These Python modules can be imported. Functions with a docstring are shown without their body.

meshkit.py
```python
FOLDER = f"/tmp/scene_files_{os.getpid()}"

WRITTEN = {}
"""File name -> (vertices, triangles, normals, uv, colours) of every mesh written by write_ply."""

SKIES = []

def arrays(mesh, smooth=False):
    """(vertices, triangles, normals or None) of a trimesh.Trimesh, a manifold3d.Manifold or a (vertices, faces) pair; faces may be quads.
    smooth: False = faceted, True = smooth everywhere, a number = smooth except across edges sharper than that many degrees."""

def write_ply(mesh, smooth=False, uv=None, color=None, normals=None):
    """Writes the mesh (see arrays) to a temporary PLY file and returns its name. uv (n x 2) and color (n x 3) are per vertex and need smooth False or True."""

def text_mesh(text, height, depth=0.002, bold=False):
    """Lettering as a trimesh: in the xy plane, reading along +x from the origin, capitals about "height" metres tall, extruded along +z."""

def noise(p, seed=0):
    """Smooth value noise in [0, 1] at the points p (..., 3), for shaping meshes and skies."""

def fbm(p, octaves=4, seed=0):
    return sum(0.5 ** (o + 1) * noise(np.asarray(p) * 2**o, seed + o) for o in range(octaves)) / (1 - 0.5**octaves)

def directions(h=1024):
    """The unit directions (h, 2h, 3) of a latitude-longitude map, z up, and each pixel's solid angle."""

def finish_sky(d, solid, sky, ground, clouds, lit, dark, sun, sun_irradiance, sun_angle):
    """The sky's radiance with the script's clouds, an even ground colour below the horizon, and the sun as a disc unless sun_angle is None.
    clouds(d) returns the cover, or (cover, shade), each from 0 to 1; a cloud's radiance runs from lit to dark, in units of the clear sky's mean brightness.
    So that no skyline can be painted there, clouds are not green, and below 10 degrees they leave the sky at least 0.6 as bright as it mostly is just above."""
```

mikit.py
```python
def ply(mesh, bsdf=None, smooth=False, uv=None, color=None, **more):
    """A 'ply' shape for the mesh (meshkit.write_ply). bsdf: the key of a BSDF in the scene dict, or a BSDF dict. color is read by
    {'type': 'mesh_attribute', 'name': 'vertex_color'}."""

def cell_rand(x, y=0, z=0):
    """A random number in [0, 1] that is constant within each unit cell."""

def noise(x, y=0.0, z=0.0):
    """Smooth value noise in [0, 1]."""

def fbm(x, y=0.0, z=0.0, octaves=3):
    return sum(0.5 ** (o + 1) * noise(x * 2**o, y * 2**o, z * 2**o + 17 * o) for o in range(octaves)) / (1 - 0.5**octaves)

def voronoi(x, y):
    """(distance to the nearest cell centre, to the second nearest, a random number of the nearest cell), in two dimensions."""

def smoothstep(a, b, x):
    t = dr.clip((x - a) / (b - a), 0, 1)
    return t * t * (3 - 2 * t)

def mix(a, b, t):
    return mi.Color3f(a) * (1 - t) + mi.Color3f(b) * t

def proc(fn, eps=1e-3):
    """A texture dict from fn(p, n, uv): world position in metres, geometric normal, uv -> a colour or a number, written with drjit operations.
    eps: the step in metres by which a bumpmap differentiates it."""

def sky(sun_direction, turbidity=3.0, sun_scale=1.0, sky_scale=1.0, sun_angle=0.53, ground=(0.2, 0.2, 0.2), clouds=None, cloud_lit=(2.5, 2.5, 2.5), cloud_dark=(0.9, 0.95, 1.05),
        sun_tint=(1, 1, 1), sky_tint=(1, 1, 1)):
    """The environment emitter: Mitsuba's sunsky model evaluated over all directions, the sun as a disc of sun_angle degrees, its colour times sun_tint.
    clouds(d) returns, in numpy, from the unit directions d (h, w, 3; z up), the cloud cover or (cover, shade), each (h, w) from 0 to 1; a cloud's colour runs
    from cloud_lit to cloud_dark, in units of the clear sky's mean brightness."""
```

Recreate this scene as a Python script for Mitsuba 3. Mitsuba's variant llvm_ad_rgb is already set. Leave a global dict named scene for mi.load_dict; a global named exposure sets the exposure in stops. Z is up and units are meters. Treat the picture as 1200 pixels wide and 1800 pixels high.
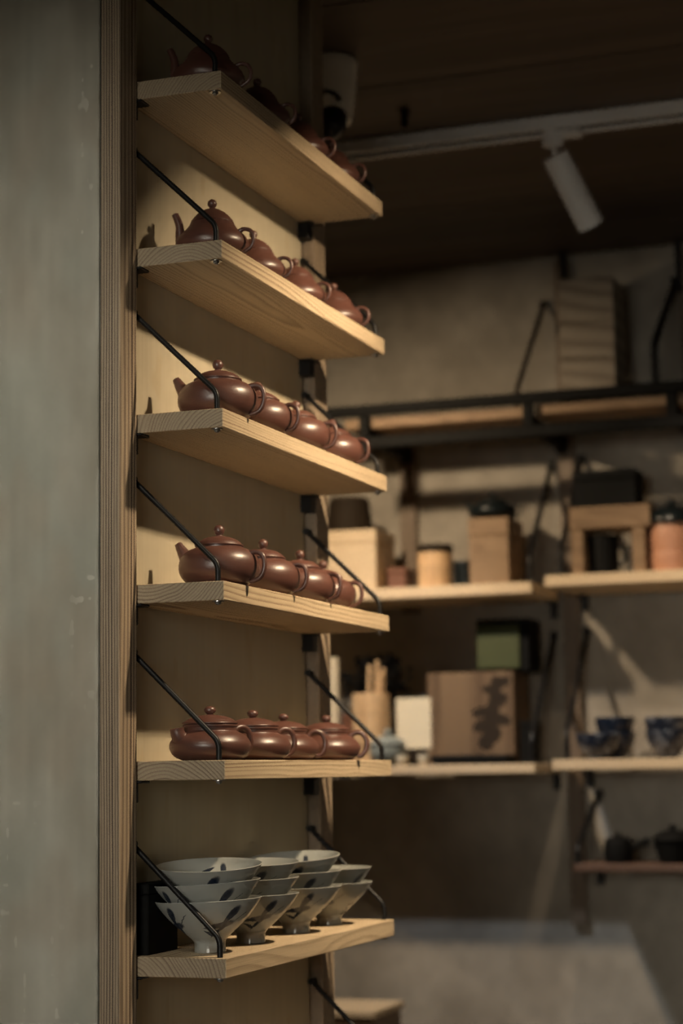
import math, random
import numpy as np
import trimesh
import drjit as dr
import mitsuba as mi
import mikit
import meshkit
from mikit import noise, fbm, cell_rand, smoothstep, mix

random.seed(7)
np.random.seed(7)
scene, labels = {}, {}
T = mi.ScalarTransform4f

# ---------------------------------------------------------------- camera
EYE = np.array([1.4702, -3.0257, 1.40])
YAW, PITCH, ROLL, FPX = 0.3438, 0.1288, -0.0135, 3523.35
fw = np.array([-math.sin(YAW) * math.cos(PITCH), math.cos(YAW) * math.cos(PITCH), math.sin(PITCH)])
rt = np.array([math.cos(YAW), math.sin(YAW), 0.0])
up = np.cross(rt, fw)
up2 = -rt * math.sin(ROLL) + up * math.cos(ROLL)
scene['camera'] = {'type': 'thinlens', 'fov': 2 * math.degrees(math.atan(600 / FPX)), 'fov_axis': 'x',
                   'to_world': T().look_at(origin=EYE.tolist(), target=(EYE + fw).tolist(), up=up2.tolist()),
                   'aperture_radius': 0.012, 'focus_distance': 3.22, 'near_clip': 0.05, 'far_clip': 100.0}
exposure = -0.22

# ---------------------------------------------------------------- light
WARM = np.array([1.0, 0.77, 0.50])
COOL = np.array([0.74, 0.86, 1.0])
NEUT = np.array([1.0, 0.79, 0.56])
WINDOW_RADIANCE = (19.5, 18.5, 15.8)
# lamps of the ceiling tracks: (name, lens point, aim, intensity, colour, beam, cutoff, label)
LAMPS = [
    ('spot_lamp', (0.339, 2.162, 2.852), (0.33, 0.47, -0.82), 9.5, NEUT, 8, 40, 0, 2.045,
     'white cylinder spotlight hanging from the white track on the dark ceiling'),
    ('spot_lamp_001', (-0.62, 2.19, 2.660), (0.12, 0.62, -0.78), 8.6, WARM, 8, 71, 0, 2.045,
     'white cylinder spotlight at the track end hidden behind the teapot shelves'),
    ('spot_lamp_002', (1.05, 0.28, 2.735), (-1.0, 0.70, -1.58), 22.0, WARM, 9, 50.5, 1, 1.12,
     'white cylinder spotlight facing the teapot shelves from the second track'),
    ('spot_lamp_003', (0.12, -1.70, 2.83), (-0.42, 1.64, -1.02), 2.9, (1.0, 0.92, 0.73), 5, 32, 0, -1.74,
     'white cylinder spotlight out of view, placed to light the grey green plaster wall'),  # unseen lamp, placed to brighten the plaster beside the upright
    ('spot_lamp_004', (-0.80, 1.90, 2.85), (0.24, 0.60, -0.80), 6.0, COOL, 3, 27, 0, 1.78,
     'white cylinder spotlight out of view, placed for cool light on the back wall'),  # unseen lamp, placed to put a cool band low on the back wall
]

# ---------------------------------------------------------------- helpers
def rgb(*c):
    return {'type': 'rgb', 'value': list(c)}


def mat(key, color, rough=0.5, metallic=0.0, spec=0.5, **more):
    scene[key] = {'type': 'twosided', 'bsdf': {'type': 'principled', 'base_color': color if isinstance(color, dict) else rgb(*color),
                  'roughness': rough, 'metallic': metallic, 'specular': spec, **more}}


def lab(key, label=None, cat=None, group=None, kind=None):
    d = labels.setdefault(key, {})
    for k, v in (('label', label), ('category', cat), ('group', group), ('kind', kind)):
        if v:
            d[k] = v


def put(key, mesh, bsdf, smooth=False, M=None, **kw):
    assert key not in scene, key
    d = mikit.ply(mesh, bsdf, smooth=smooth, **kw)
    if M is not None:
        d['to_world'] = M
    scene[key] = d
    return d


def num(name, i):
    return name if i == 0 else f'{name}_{i:03d}'


def cbox(x0, x1, y0, y1, z0, z1, c=0.0012):
    c = min(c, (x1 - x0) / 3, (y1 - y0) / 3, (z1 - z0) / 3)
    pts = []
    for sx, X in ((1, x0), (-1, x1)):
        for sy, Y in ((1, y0), (-1, y1)):
            for sz, Z in ((1, z0), (-1, z1)):
                pts += [(X + sx * c, Y + sy * c, Z), (X + sx * c, Y, Z + sz * c), (X, Y + sy * c, Z + sz * c)]
    return trimesh.convex.convex_hull(np.array(pts))


def cat(*ms):
    return trimesh.util.concatenate([trimesh.Trimesh(m.vertices, m.faces, process=False) for m in ms])


def lathe(profile, n=48, center=(0, 0, 0), sub=4):
    """Closed lathe about z from an (r, z) profile, smoothed by a Catmull-Rom spline unless sub is 0."""
    p = spline(np.array(profile, float), sub) if sub else np.array(profile, float)
    p[:, 0] = np.maximum(p[:, 0], 0)
    a = np.arange(n) * 2 * np.pi / n
    v, f = [], []
    for r, z in p:
        v.append(np.stack([r * np.cos(a), r * np.sin(a), np.full(n, z)], 1))
    v = np.vstack(v)
    for i in range(len(p) - 1):
        for j in range(n):
            k = (j + 1) % n
            a0, b0, a1, b1 = i * n + j, i * n + k, (i + 1) * n + j, (i + 1) * n + k
            f += [[a0, b0, b1], [a0, b1, a1]]
    m = trimesh.Trimesh(v + np.array(center), f, process=False)
    m.merge_vertices()
    m.update_faces(m.nondegenerate_faces())
    return m


def spline(p, sub=4):
    """Catmull-Rom through p; a point given twice keeps its corner."""
    out, segs, cur = [], [], [p[0]]
    for a in p[1:]:
        if np.allclose(a, cur[-1]):
            segs.append(cur)
            cur = [a]
        else:
            cur.append(a)
    segs.append(cur)
    for s in segs:
        s = np.array(s)
        if len(s) == 1:
            continue
        if len(s) == 2:
            out += [s[0], s[1]]
            continue
        e = np.vstack([2 * s[0] - s[1], s, 2 * s[-1] - s[-2]])
        for i in range(1, len(e) - 2):
            for t in np.arange(sub) / sub:
                a, b, c, d = e[i - 1], e[i], e[i + 1], e[i + 2]
                out.append(0.5 * (2 * b + (c - a) * t + (2 * a - 5 * b + 4 * c - d) * t * t + (3 * b - a - 3 * c + d) * t ** 3))
        out.append(s[-1])
    return np.array(out)


def tube(path, radius, n=14, caps=True, hollow=0.0):
    """Sweep of a round section along the points; radius one number, one per point, or (r across, r along) pairs."""
    path = np.array(path, float)
    N = len(path)
    r = np.broadcast_to(np.asarray(radius, float).reshape(-1, 1) if np.ndim(radius) == 1 else np.asarray(radius, float), (N, 2) if np.ndim(radius) == 2 else (N, 1))
    t = np.gradient(path, axis=0)
    t /= np.linalg.norm(t, axis=1, keepdims=True)
    u = np.cross(t[0], [0.0, 1.0, 0.0])
    if np.linalg.norm(u) < 1e-3:
        u = np.cross(t[0], [1.0, 0, 0])
    v, f = [], []
    a = np.arange(n) * 2 * np.pi / n
    for i in range(N):
        u = u - t[i] * (u @ t[i])
        u /= np.linalg.norm(u)
        w = np.cross(t[i], u)
        v.append(path[i] + np.outer(np.cos(a), u) * r[i, 0] + np.outer(np.sin(a), w) * r[i, -1])
    v = list(np.vstack(v))
    for i in range(N - 1):
        for j in range(n):
            k = (j + 1) % n
            f += [[i * n + j, i * n + k, (i + 1) * n + k], [i * n + j, (i + 1) * n + k, (i + 1) * n + j]]
    if hollow:                                   # the open mouth: lip and a short inner wall
        last = N - 1
        ring = np.array(v[last * n:last * n + n])
        c = ring.mean(0)
        b1 = len(v)
        v += list(c + (ring - c) * (1 - hollow))
        b2 = len(v)
        v += list(c + (ring - c) * (1 - hollow) - t[-1] * 0.012)
        v.append(c - t[-1] * 0.012)
        for j in range(n):
            k = (j + 1) % n
            f += [[last * n + j, last * n + k, b1 + k], [last * n + j, b1 + k, b1 + j], [b1 + j, b1 + k, b2 + k], [b1 + j, b2 + k, b2 + j], [b2 + j, b2 + k, len(v) - 1]]
    elif caps:
        v.append(path[-1])
        f += [[(N - 1) * n + j, (N - 1) * n + (j + 1) % n, len(v) - 1] for j in range(n)]
    if caps:
        v.append(path[0])
        f += [[(j + 1) % n, j, len(v) - 1] for j in range(n)]
    return trimesh.Trimesh(np.array(v), f, process=False)


def cyl(p0, p1, r, n=16):
    return tube([p0, p1], r, n)


def ball(c, r, sz=1.0, n=24):
    m = trimesh.creation.uv_sphere(r, count=[n // 2 + 2, n])
    m.vertices = m.vertices * [1, 1, sz] + np.array(c)
    return m


def fillet_path(pts, r, k=5):
    """Polyline with rounded corners."""
    pts = [np.array(p, float) for p in pts]
    out = [pts[0]]
    for a, b, c in zip(pts, pts[1:], pts[2:]):
        u, w = (a - b) / np.linalg.norm(a - b), (c - b) / np.linalg.norm(c - b)
        p, q = b + u * r, b + w * r
        for t in np.linspace(0, 1, k):
            out.append((1 - t) ** 2 * p + 2 * t * (1 - t) * b + t * t * q)
    return np.array(out + [pts[-1]])


# ---------------------------------------------------------------- materials
def ash(p, n, uv):
    k = dr.floor((p.z - 0.97) / 0.2935)
    r1, r2, r3 = cell_rand(k, 3, 1), cell_rand(k, 5, 2), cell_rand(k, 9, 4)
    zl = p.z - (k * 0.2935 + 0.97 + 0.1467)
    x0 = -0.02 + 0.22 * r1
    z0 = dr.select(r3 > 0.5, 1.0, -1.0) * (0.05 + 0.07 * r2)
    w = 0.030 * (fbm(p.x * 4 + 10 * r1, p.y * 1.6 + 7 * r2, p.z * 4, 2) - 0.5) + 0.004 * (noise(p.x * 40, p.y * 9, p.z * 40) - 0.5)
    d = dr.sqrt(dr.square(p.x - x0) + dr.square(zl - z0)) + w
    ph = d / 0.0056 + 1.2 * noise(d * 60, 3 * r1)
    fr = ph - dr.floor(ph)
    late = smoothstep(0.35, 0.88, fr) * (1 - smoothstep(0.90, 1.0, fr))
    late *= 0.35 + 0.65 * noise(dr.floor(ph) * 1.7, 11 * r2)
    fib = noise(p.x * 700, p.y * 14, p.z * 700)
    patch = fbm(p.x * 6, p.y * 2.5 + 20 * r3, p.z * 9, 2)
    c = mix((0.475, 0.382, 0.262), (0.39, 0.298, 0.192), patch)
    c = mix(c, (0.165, 0.105, 0.058), 0.80 * late)
    end = smoothstep(0.6, 0.9, dr.abs(n.y))
    c = mix(c, c * mi.Color3f(0.70, 0.70, 0.72), end)
    return c * (0.90 + 0.2 * fib)


def post_grain(p, n, uv):
    x0, y0 = 0.26, -0.13
    far = dr.select(p.y > 0.4, 1.0, 0.0)
    yy = p.y - 0.928 * far
    w = 0.010 * (fbm(p.x * 6 + 4 * far, yy * 6, p.z * 0.9 + 9 * far, 2) - 0.5) + 0.0012 * (noise(p.x * 120, yy * 120, p.z * 6) - 0.5)
    d = dr.sqrt(dr.square(p.x - x0 + 0.05 * far) + dr.square(yy - y0)) + w
    ph = d / 0.0049
    i = dr.floor(ph)
    fr = ph - i
    late = smoothstep(0.25, 0.60, fr) * (1 - smoothstep(0.82, 1.0, fr)) * (0.45 + 0.55 * cell_rand(i, 4, 2))
    fib = noise(p.x * 900, yy * 900, p.z * 18)
    c = mix((0.37, 0.295, 0.215), (0.30, 0.228, 0.158), noise(p.x * 30, yy * 30, p.z * 2))
    c = mix(c, (0.050, 0.029, 0.019), 0.93 * late)
    return c * (0.82 + 0.36 * fib)


def plywood(p, n, uv):
    a = fbm(p.y * 16, p.z * 2.2, 1.0, 3)
    b = noise(p.y * 160, p.z * 7)
    spots = smoothstep(0.72, 0.86, fbm(p.y * 30, p.z * 12, 5, 2))
    c = mix((0.365, 0.315, 0.225), (0.415, 0.362, 0.262), a)
    c = mix(c, (0.33, 0.26, 0.155), 0.35 * spots)
    return c * (0.97 + 0.06 * b)


def plaster_near(p, n, uv):
    a = fbm(p.x * 9, p.y * 9, p.z * 2.6, 4)
    b = fbm(p.x * 28 + 4, p.z * 20, 2.0, 3)
    s = noise(p.x * 85, p.z * 5, 3.0)
    c = mix((0.315, 0.295, 0.245), (0.44, 0.425, 0.37), smoothstep(0.25, 0.75, a))
    c = mix(c, (0.31, 0.325, 0.285), 0.5 * smoothstep(0.5, 0.75, fbm(p.x * 7, p.z * 4 + 9, 3, 2)))
    c = mix(c, (0.33, 0.275, 0.215), 0.4 * smoothstep(0.55, 0.8, fbm(p.x * 12 + 3, p.z * 6 + 2, 7, 2)))
    fleck = smoothstep(0.78, 0.86, fbm(p.x * 60, p.z * 45, 1.0, 2)) * smoothstep(0.45, 0.7, noise(p.x * 5, p.z * 3))
    edge = smoothstep(-0.028, -0.014, p.x) * smoothstep(0.45, 0.7, fbm(p.x * 60, p.z * 16, 9, 3))
    c = mix(c, (0.60, 0.58, 0.52), 0.55 * dr.maximum(fleck, edge))
    return c * (0.88 + 0.14 * b + 0.10 * s)


def plaster_far(p, n, uv):
    a = fbm(p.x * 5, p.z * 4, 2.0, 4)
    b = fbm(p.x * 22, p.z * 18, 8.0, 3)
    c = mix((0.29, 0.257, 0.215), (0.40, 0.362, 0.31), smoothstep(0.25, 0.75, a))
    return c * (0.86 + 0.28 * b)


def ceiling_wood(p, n, uv):
    k = dr.floor((p.y - 1.62) / 0.55)
    a = fbm(p.x * 1.3 + 7 * cell_rand(k, 2, 1), p.y * 14, 3.0, 3)
    b = noise(p.x * 5, p.y * 160)
    c = mix((0.066, 0.050, 0.039), (0.092, 0.069, 0.053), smoothstep(0.2, 0.8, a))
    return c * (0.85 + 0.14 * b + 0.14 * cell_rand(k, 6, 3))


def far_wood(p, n, uv):
    r = cell_rand(dr.floor(p.x * 1.5 + 40), dr.floor(p.z * 4), 2)
    d = p.z + 0.5 * (p.y - 3) + 0.05 * fbm(p.x * 3 + 9 * r, p.z * 20, p.y * 9, 2)
    fr = d / 0.011
    fr = fr - dr.floor(fr)
    late = smoothstep(0.4, 0.9, fr) * (1 - smoothstep(0.92, 1, fr))
    return mix((0.60, 0.475, 0.325), (0.43, 0.305, 0.185), 0.45 * late + 0.3 * noise(p.x * 4, p.z * 9, r * 9))


def box_wood(p, n, uv):
    d = 0.045 * fbm(p.x * 2.5, p.y * 2.5, p.z * 9, 3) + 0.02 * p.z
    fr = d / 0.006
    fr = fr - dr.floor(fr)
    return mix((0.225, 0.145, 0.083), (0.15, 0.089, 0.048), smoothstep(0.3, 0.9, fr) * (1 - smoothstep(0.92, 1, fr)) * 0.7)


def grey_wood(p, n, uv):
    d = p.z + 0.25 * p.x + 0.06 * fbm(p.x * 3, p.z * 7, 2, 2)
    fr = d / 0.055
    fr = fr - dr.floor(fr)
    return mix((0.245, 0.205, 0.16), (0.15, 0.118, 0.088), smoothstep(0.3, 0.9, fr) * (1 - smoothstep(0.92, 1, fr)))


def dark_board(p, n, uv):
    return mix((0.175, 0.112, 0.065), (0.095, 0.056, 0.031), smoothstep(0.3, 0.7, fbm(p.x * 22, p.z * 1.2, 2, 3)))


def clay(p, n, uv):
    a = fbm(p.x * 30, p.y * 30, p.z * 30, 2)
    g = noise(p.x * 900, p.y * 900, p.z * 900)
    return mix((0.070, 0.0290, 0.0215), (0.096, 0.040, 0.030), a) * (0.92 + 0.16 * g)


def leaf(s, t, cx, cy, a, b, deg):
    """1 inside a brushed leaf, narrow at one end."""
    c, q = math.cos(math.radians(deg)), math.sin(math.radians(deg))
    x, y = ((s - cx) * c + (t - cy) * q) / a, (-(s - cx) * q + (t - cy) * c) / b
    y = y / dr.maximum(0.25, 0.65 + 0.35 * x)
    return 1 - smoothstep(0.80, 1.12, dr.sqrt(x * x + y * y))


def porcelain(p, n, uv):
    rep = 4.0
    i = dr.floor(uv.x * rep)
    s = (uv.x * rep - i - 0.5) * 0.118 + 0.006 * (cell_rand(i, 2, 7) - 0.5)
    t = uv.y                                     # outside: height in metres; inside: 1 + height
    tw = t + 0.0016 * (noise(s * 300, t * 300, i) - 0.5)
    m = leaf(s, tw, 0.012, 0.0610, 0.0200, 0.0105, 52)
    m = dr.maximum(m, leaf(s, tw, -0.006, 0.0455, 0.0360, 0.0078, 6))
    m = dr.maximum(m, leaf(s, tw, -0.004, 0.0365, 0.0230, 0.0055, 30))
    m = dr.maximum(m, leaf(s, tw, -0.028, 0.033, 0.0150, 0.0042, -20))
    m = dr.maximum(m, 0.8 * leaf(s, tw, 0.034, 0.056, 0.0190, 0.0014, 35))
    ti = t - 1.0
    m = dr.maximum(m, leaf(s, ti, -0.018, 0.064, 0.0150, 0.0070, 70))
    m = dr.maximum(m, leaf(s, ti, 0.016, 0.064, 0.0190, 0.0062, -25))
    wash = 0.86 + 0.14 * noise(s * 160, t * 200, i)
    base = mix((0.265, 0.275, 0.26), (0.33, 0.335, 0.31), fbm(p.x * 20, p.y * 20, p.z * 20, 2))
    foot = 1 - smoothstep(0.016, 0.026, t)
    base = mix(base, (0.21, 0.18, 0.14), 0.75 * foot * smoothstep(0.3, 0.6, fbm(p.x * 50, p.y * 50, p.z * 50, 2)))
    return mix(base, (0.007, 0.013, 0.029), m * wash)


def floral(p, n, uv):
    a = fbm(p.x * 55, p.y * 55, p.z * 55, 2)
    return mix((0.013, 0.017, 0.030), (0.10, 0.108, 0.13), smoothstep(0.50, 0.66, a))


def bamboo(p, n, uv):
    return mix((0.62, 0.43, 0.25), (0.47, 0.29, 0.15), noise(p.x * 90, p.y * 90, p.z * 4)) * (0.9 + 0.2 * noise(p.z * 60, 3))


def terracotta(p, n, uv):
    return mix((0.46, 0.235, 0.145), (0.36, 0.165, 0.095), fbm(p.x * 9, p.y * 9, p.z * 30, 2))


for k, fn, rough, spec in (('ash_wood', ash, 0.55, 0.35), ('post_wood', post_grain, 0.6, 0.3), ('plywood', plywood, 0.7, 0.25), ('plaster_near', plaster_near, 0.85, 0.2),
                           ('plaster_far', plaster_far, 0.85, 0.2), ('ceiling_wood', ceiling_wood, 0.6, 0.3), ('far_wood', far_wood, 0.55, 0.35), ('box_wood', box_wood, 0.6, 0.3),
                           ('grey_wood', grey_wood, 0.6, 0.3), ('dark_board', dark_board, 0.55, 0.35), ('clay', clay, 0.37, 0.72), ('porcelain', porcelain, 0.14, 0.55), ('floral_glaze', floral, 0.2, 0.5),
                           ('bamboo', bamboo, 0.5, 0.35), ('terracotta', terracotta, 0.45, 0.4)):
    mat(k, mikit.proc(fn), rough, 0.0, spec)
mat('black_metal', (0.006, 0.006, 0.0065), 0.42, 0.0, 0.25)
mat('chrome', (0.33, 0.32, 0.31), 0.28, 1.0)
mat('white_paint', (0.76, 0.755, 0.75), 0.45, 0.0, 0.4)
mat('camera_shell', (0.80, 0.77, 0.70), 0.4)
mat('black_plastic', (0.008, 0.008, 0.009), 0.25)
mat('black_glaze', (0.006, 0.009, 0.010), 0.25, 0.0, 0.4)
mat('matte_black', (0.0045, 0.0045, 0.0043), 0.7, 0.0, 0.12)
mat('sepia_paint', (0.026, 0.017, 0.011), 0.7, 0.0, 0.2)
mat('dark_iron', (0.020, 0.0135, 0.0085), 0.75, 0.0, 0.15)
mat('seam_dark', (0.02, 0.017, 0.014), 0.9, 0.0, 0.1)
mat('celadon', (0.20, 0.215, 0.20), 0.2, 0.0, 0.5)
mat('cream', (0.66, 0.58, 0.44), 0.5)
mat('paper', (0.70, 0.62, 0.47), 0.8, 0.0, 0.2)
mat('green_card', (0.038, 0.047, 0.008), 0.6)
mat('blue_glaze', (0.009, 0.014, 0.028), 0.25, 0.0, 0.5)
mat('russet', (0.14, 0.055, 0.030), 0.5)
mat('rod_shelf', (0.085, 0.045, 0.030), 0.5)
mat('stained_wood', (0.15, 0.105, 0.070), 0.55)
mat('floor_boards', (0.085, 0.072, 0.06), 0.55)
mat('ceramic_white', (0.55, 0.53, 0.48), 0.25)

# ---------------------------------------------------------------- the room
CEIL, BACK = 3.12, 3.46
put('floor', cbox(-3.2, 3.3, -4.8, 3.6, -0.1, 0.0), 'floor_boards')
lab('floor', 'dark floor of the shop', kind='structure')
put('ceiling', cbox(-3.2, 3.3, -4.8, 3.6, CEIL + 0.022, CEIL + 0.12), 'seam_dark')
lab('ceiling', 'dark timber ceiling', kind='structure')
y, i = 1.62 - 0.55 * 11, 0
while y < BACK - 0.05:
    y1 = min(y + 0.55, BACK)
    put(num('ceiling__plank', i), cbox(-3.1, 3.2, y + 0.003, y1 - 0.003, CEIL, CEIL + 0.025, 0.003), 'ceiling_wood')
    y, i = y + 0.55, i + 1
put('wall_back', cbox(-3.2, 3.3, BACK, BACK + 0.12, 0, CEIL + 0.03), 'plaster_far')
lab('wall_back', 'dim plastered wall behind the far shelves', kind='structure')
put('wall_right', cbox(3.2, 3.3, -4.8, BACK, 0, CEIL + 0.03), 'plaster_far')
lab('wall_right', kind='structure')
put('wall_side', cbox(-3.2, -3.1, -4.8, BACK, 0, CEIL + 0.03), 'plaster_far')
lab('wall_side', kind='structure')
put('unseen_shade_beam', cbox(-3.1, 3.2, -2.10, -1.90, 2.21, CEIL - 0.001, 0.004), 'plaster_far')  # out of view, placed to shade the upper part of the plaster wall
lab('unseen_shade_beam', kind='structure')
WX0, WX1, WZ0, WZ1 = -0.1, 1.5, 1.30, 2.40
put('wall_front', cat(cbox(-3.1, WX0, -4.8, -4.7, 0, CEIL), cbox(WX1, 3.2, -4.8, -4.7, 0, CEIL), cbox(WX0, WX1, -4.8, -4.7, 0, WZ0), cbox(WX0, WX1, -4.8, -4.7, WZ1, CEIL)), 'plaster_far')
lab('wall_front', kind='structure')
lab('unseen_window_1', 'frosted window out of view behind the viewer, placed to light the near wall', kind='structure')
put('unseen_window_1__frame', cat(*[cbox(a, b, -4.78, -4.70, c, d) for a, b, c, d in ((WX0, WX0 + .05, WZ0, WZ1), (WX1 - .05, WX1, WZ0, WZ1), (WX0 + .05, WX1 - .05, WZ0, WZ0 + .05),
    (WX0 + .05, WX1 - .05, WZ1 - .05, WZ1), (0.675, 0.725, WZ0 + .05, WZ1 - .05))]), 'black_metal')
for i, (a, b) in enumerate(((WX0 + .05, 0.675), (0.725, WX1 - .05))):
    m = trimesh.Trimesh([[a, -4.74, WZ0 + .05], [a, -4.74, WZ1 - .05], [b, -4.74, WZ1 - .05], [b, -4.74, WZ0 + .05]], [[0, 1, 2], [0, 2, 3]], process=False)
    put(num('unseen_window_1__glowing_pane', i), m, 'ceramic_white')
    scene[num('unseen_window_1__glowing_pane', i)]['emitter'] = {'type': 'area', 'radiance': rgb(*WINDOW_RADIANCE)}  # panes glow in place of daylight, out of view behind the viewer

# the pier that carries the teapot shelves: plaster towards the viewer, plywood on the shelf side
NEAR0, NEAR1, FAR0, FAR1 = -0.0690, -0.0050, 0.8590, 0.9310      # the two uprights along y
PX = 0.0245                                                          # their faces
put('wall_left', cbox(-3.1, -0.0190, -0.062, 0.10, 0, CEIL, 0.002), 'plaster_near')
lab('wall_left', 'grey green trowelled plaster wall left of the timber upright', kind='structure')
put('wall_partition', cbox(-3.1, -0.0360, 0.10, FAR1 - 0.01, 0, CEIL, 0.001), 'plaster_far')
lab('wall_partition', kind='structure')
put('wall_panel', cbox(-0.0345, 0.0, NEAR1 + 0.002, FAR0 - 0.010, 0, CEIL), 'plywood')
lab('wall_panel', 'pale plywood panel behind the teapot shelves', kind='structure')

put('shelf_upright', cbox(-0.0120, PX, NEAR0, NEAR1, 0, CEIL, 0.0015), 'post_wood')
lab('shelf_upright', 'coarse striped timber upright beside the grey plaster wall', 'shelf upright', 'timber uprights of the teapot shelves')
put('shelf_upright_001', cbox(-0.0340, PX, FAR0, FAR1, 0, CEIL, 0.0015), 'post_wood')
lab('shelf_upright_001', 'timber upright at the far end of the teapot shelves', 'shelf upright', 'timber uprights of the teapot shelves')

# ---------------------------------------------------------------- teapot shelves
Z = [2.5858, 2.2902, 2.0028, 1.7144, 1.4215, 1.1049, 0.80]
D, L, TH, ROD = 0.180, 0.857, 0.032, 0.0047
ORD = ['topmost', 'second from the top', 'third from the top', 'fourth from the top', 'fifth from the top', 'sixth from the top', 'lowest']
WHAT = ['four nearly black teapots', 'four pear shaped teapots', 'four round teapots', 'four round teapots', 'four squat teapots',
        'stacked blue and white bowls', 'nothing in view']
rod0 = tube(fillet_path([(D - 0.016, 0, -TH - 0.002), (D - 0.016, 0, 0.030), (0.006, 0, 0.182)], 0.012), ROD, 12)
parts = {'board': ('ash_wood', cbox(0.001, D, 0.0, L, -TH, 0.0, 0.0013), 20)}
parts['rod'] = ('black_metal', cat(rod0.copy().apply_translation((0, 0.0125, 0)), cyl((0.008, -0.004, 0.181), (0.008, 0.020, 0.181), 0.0066)), 35)
parts['rod_001'] = ('black_metal', cat(rod0.copy().apply_translation((0, L - 0.012, 0)), cyl((0.008, L - 0.020, 0.181), (0.008, L + 0.0015, 0.181), 0.0066)), 35)


def bracket(y0, y1, yp0, yp1):
    return cat(cbox(-0.001, 0.032, y0, y1, -TH - 0.0045, -TH), cbox(-0.001, 0.0235, yp0, yp1, -TH - 0.036, -TH - 0.004))


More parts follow.
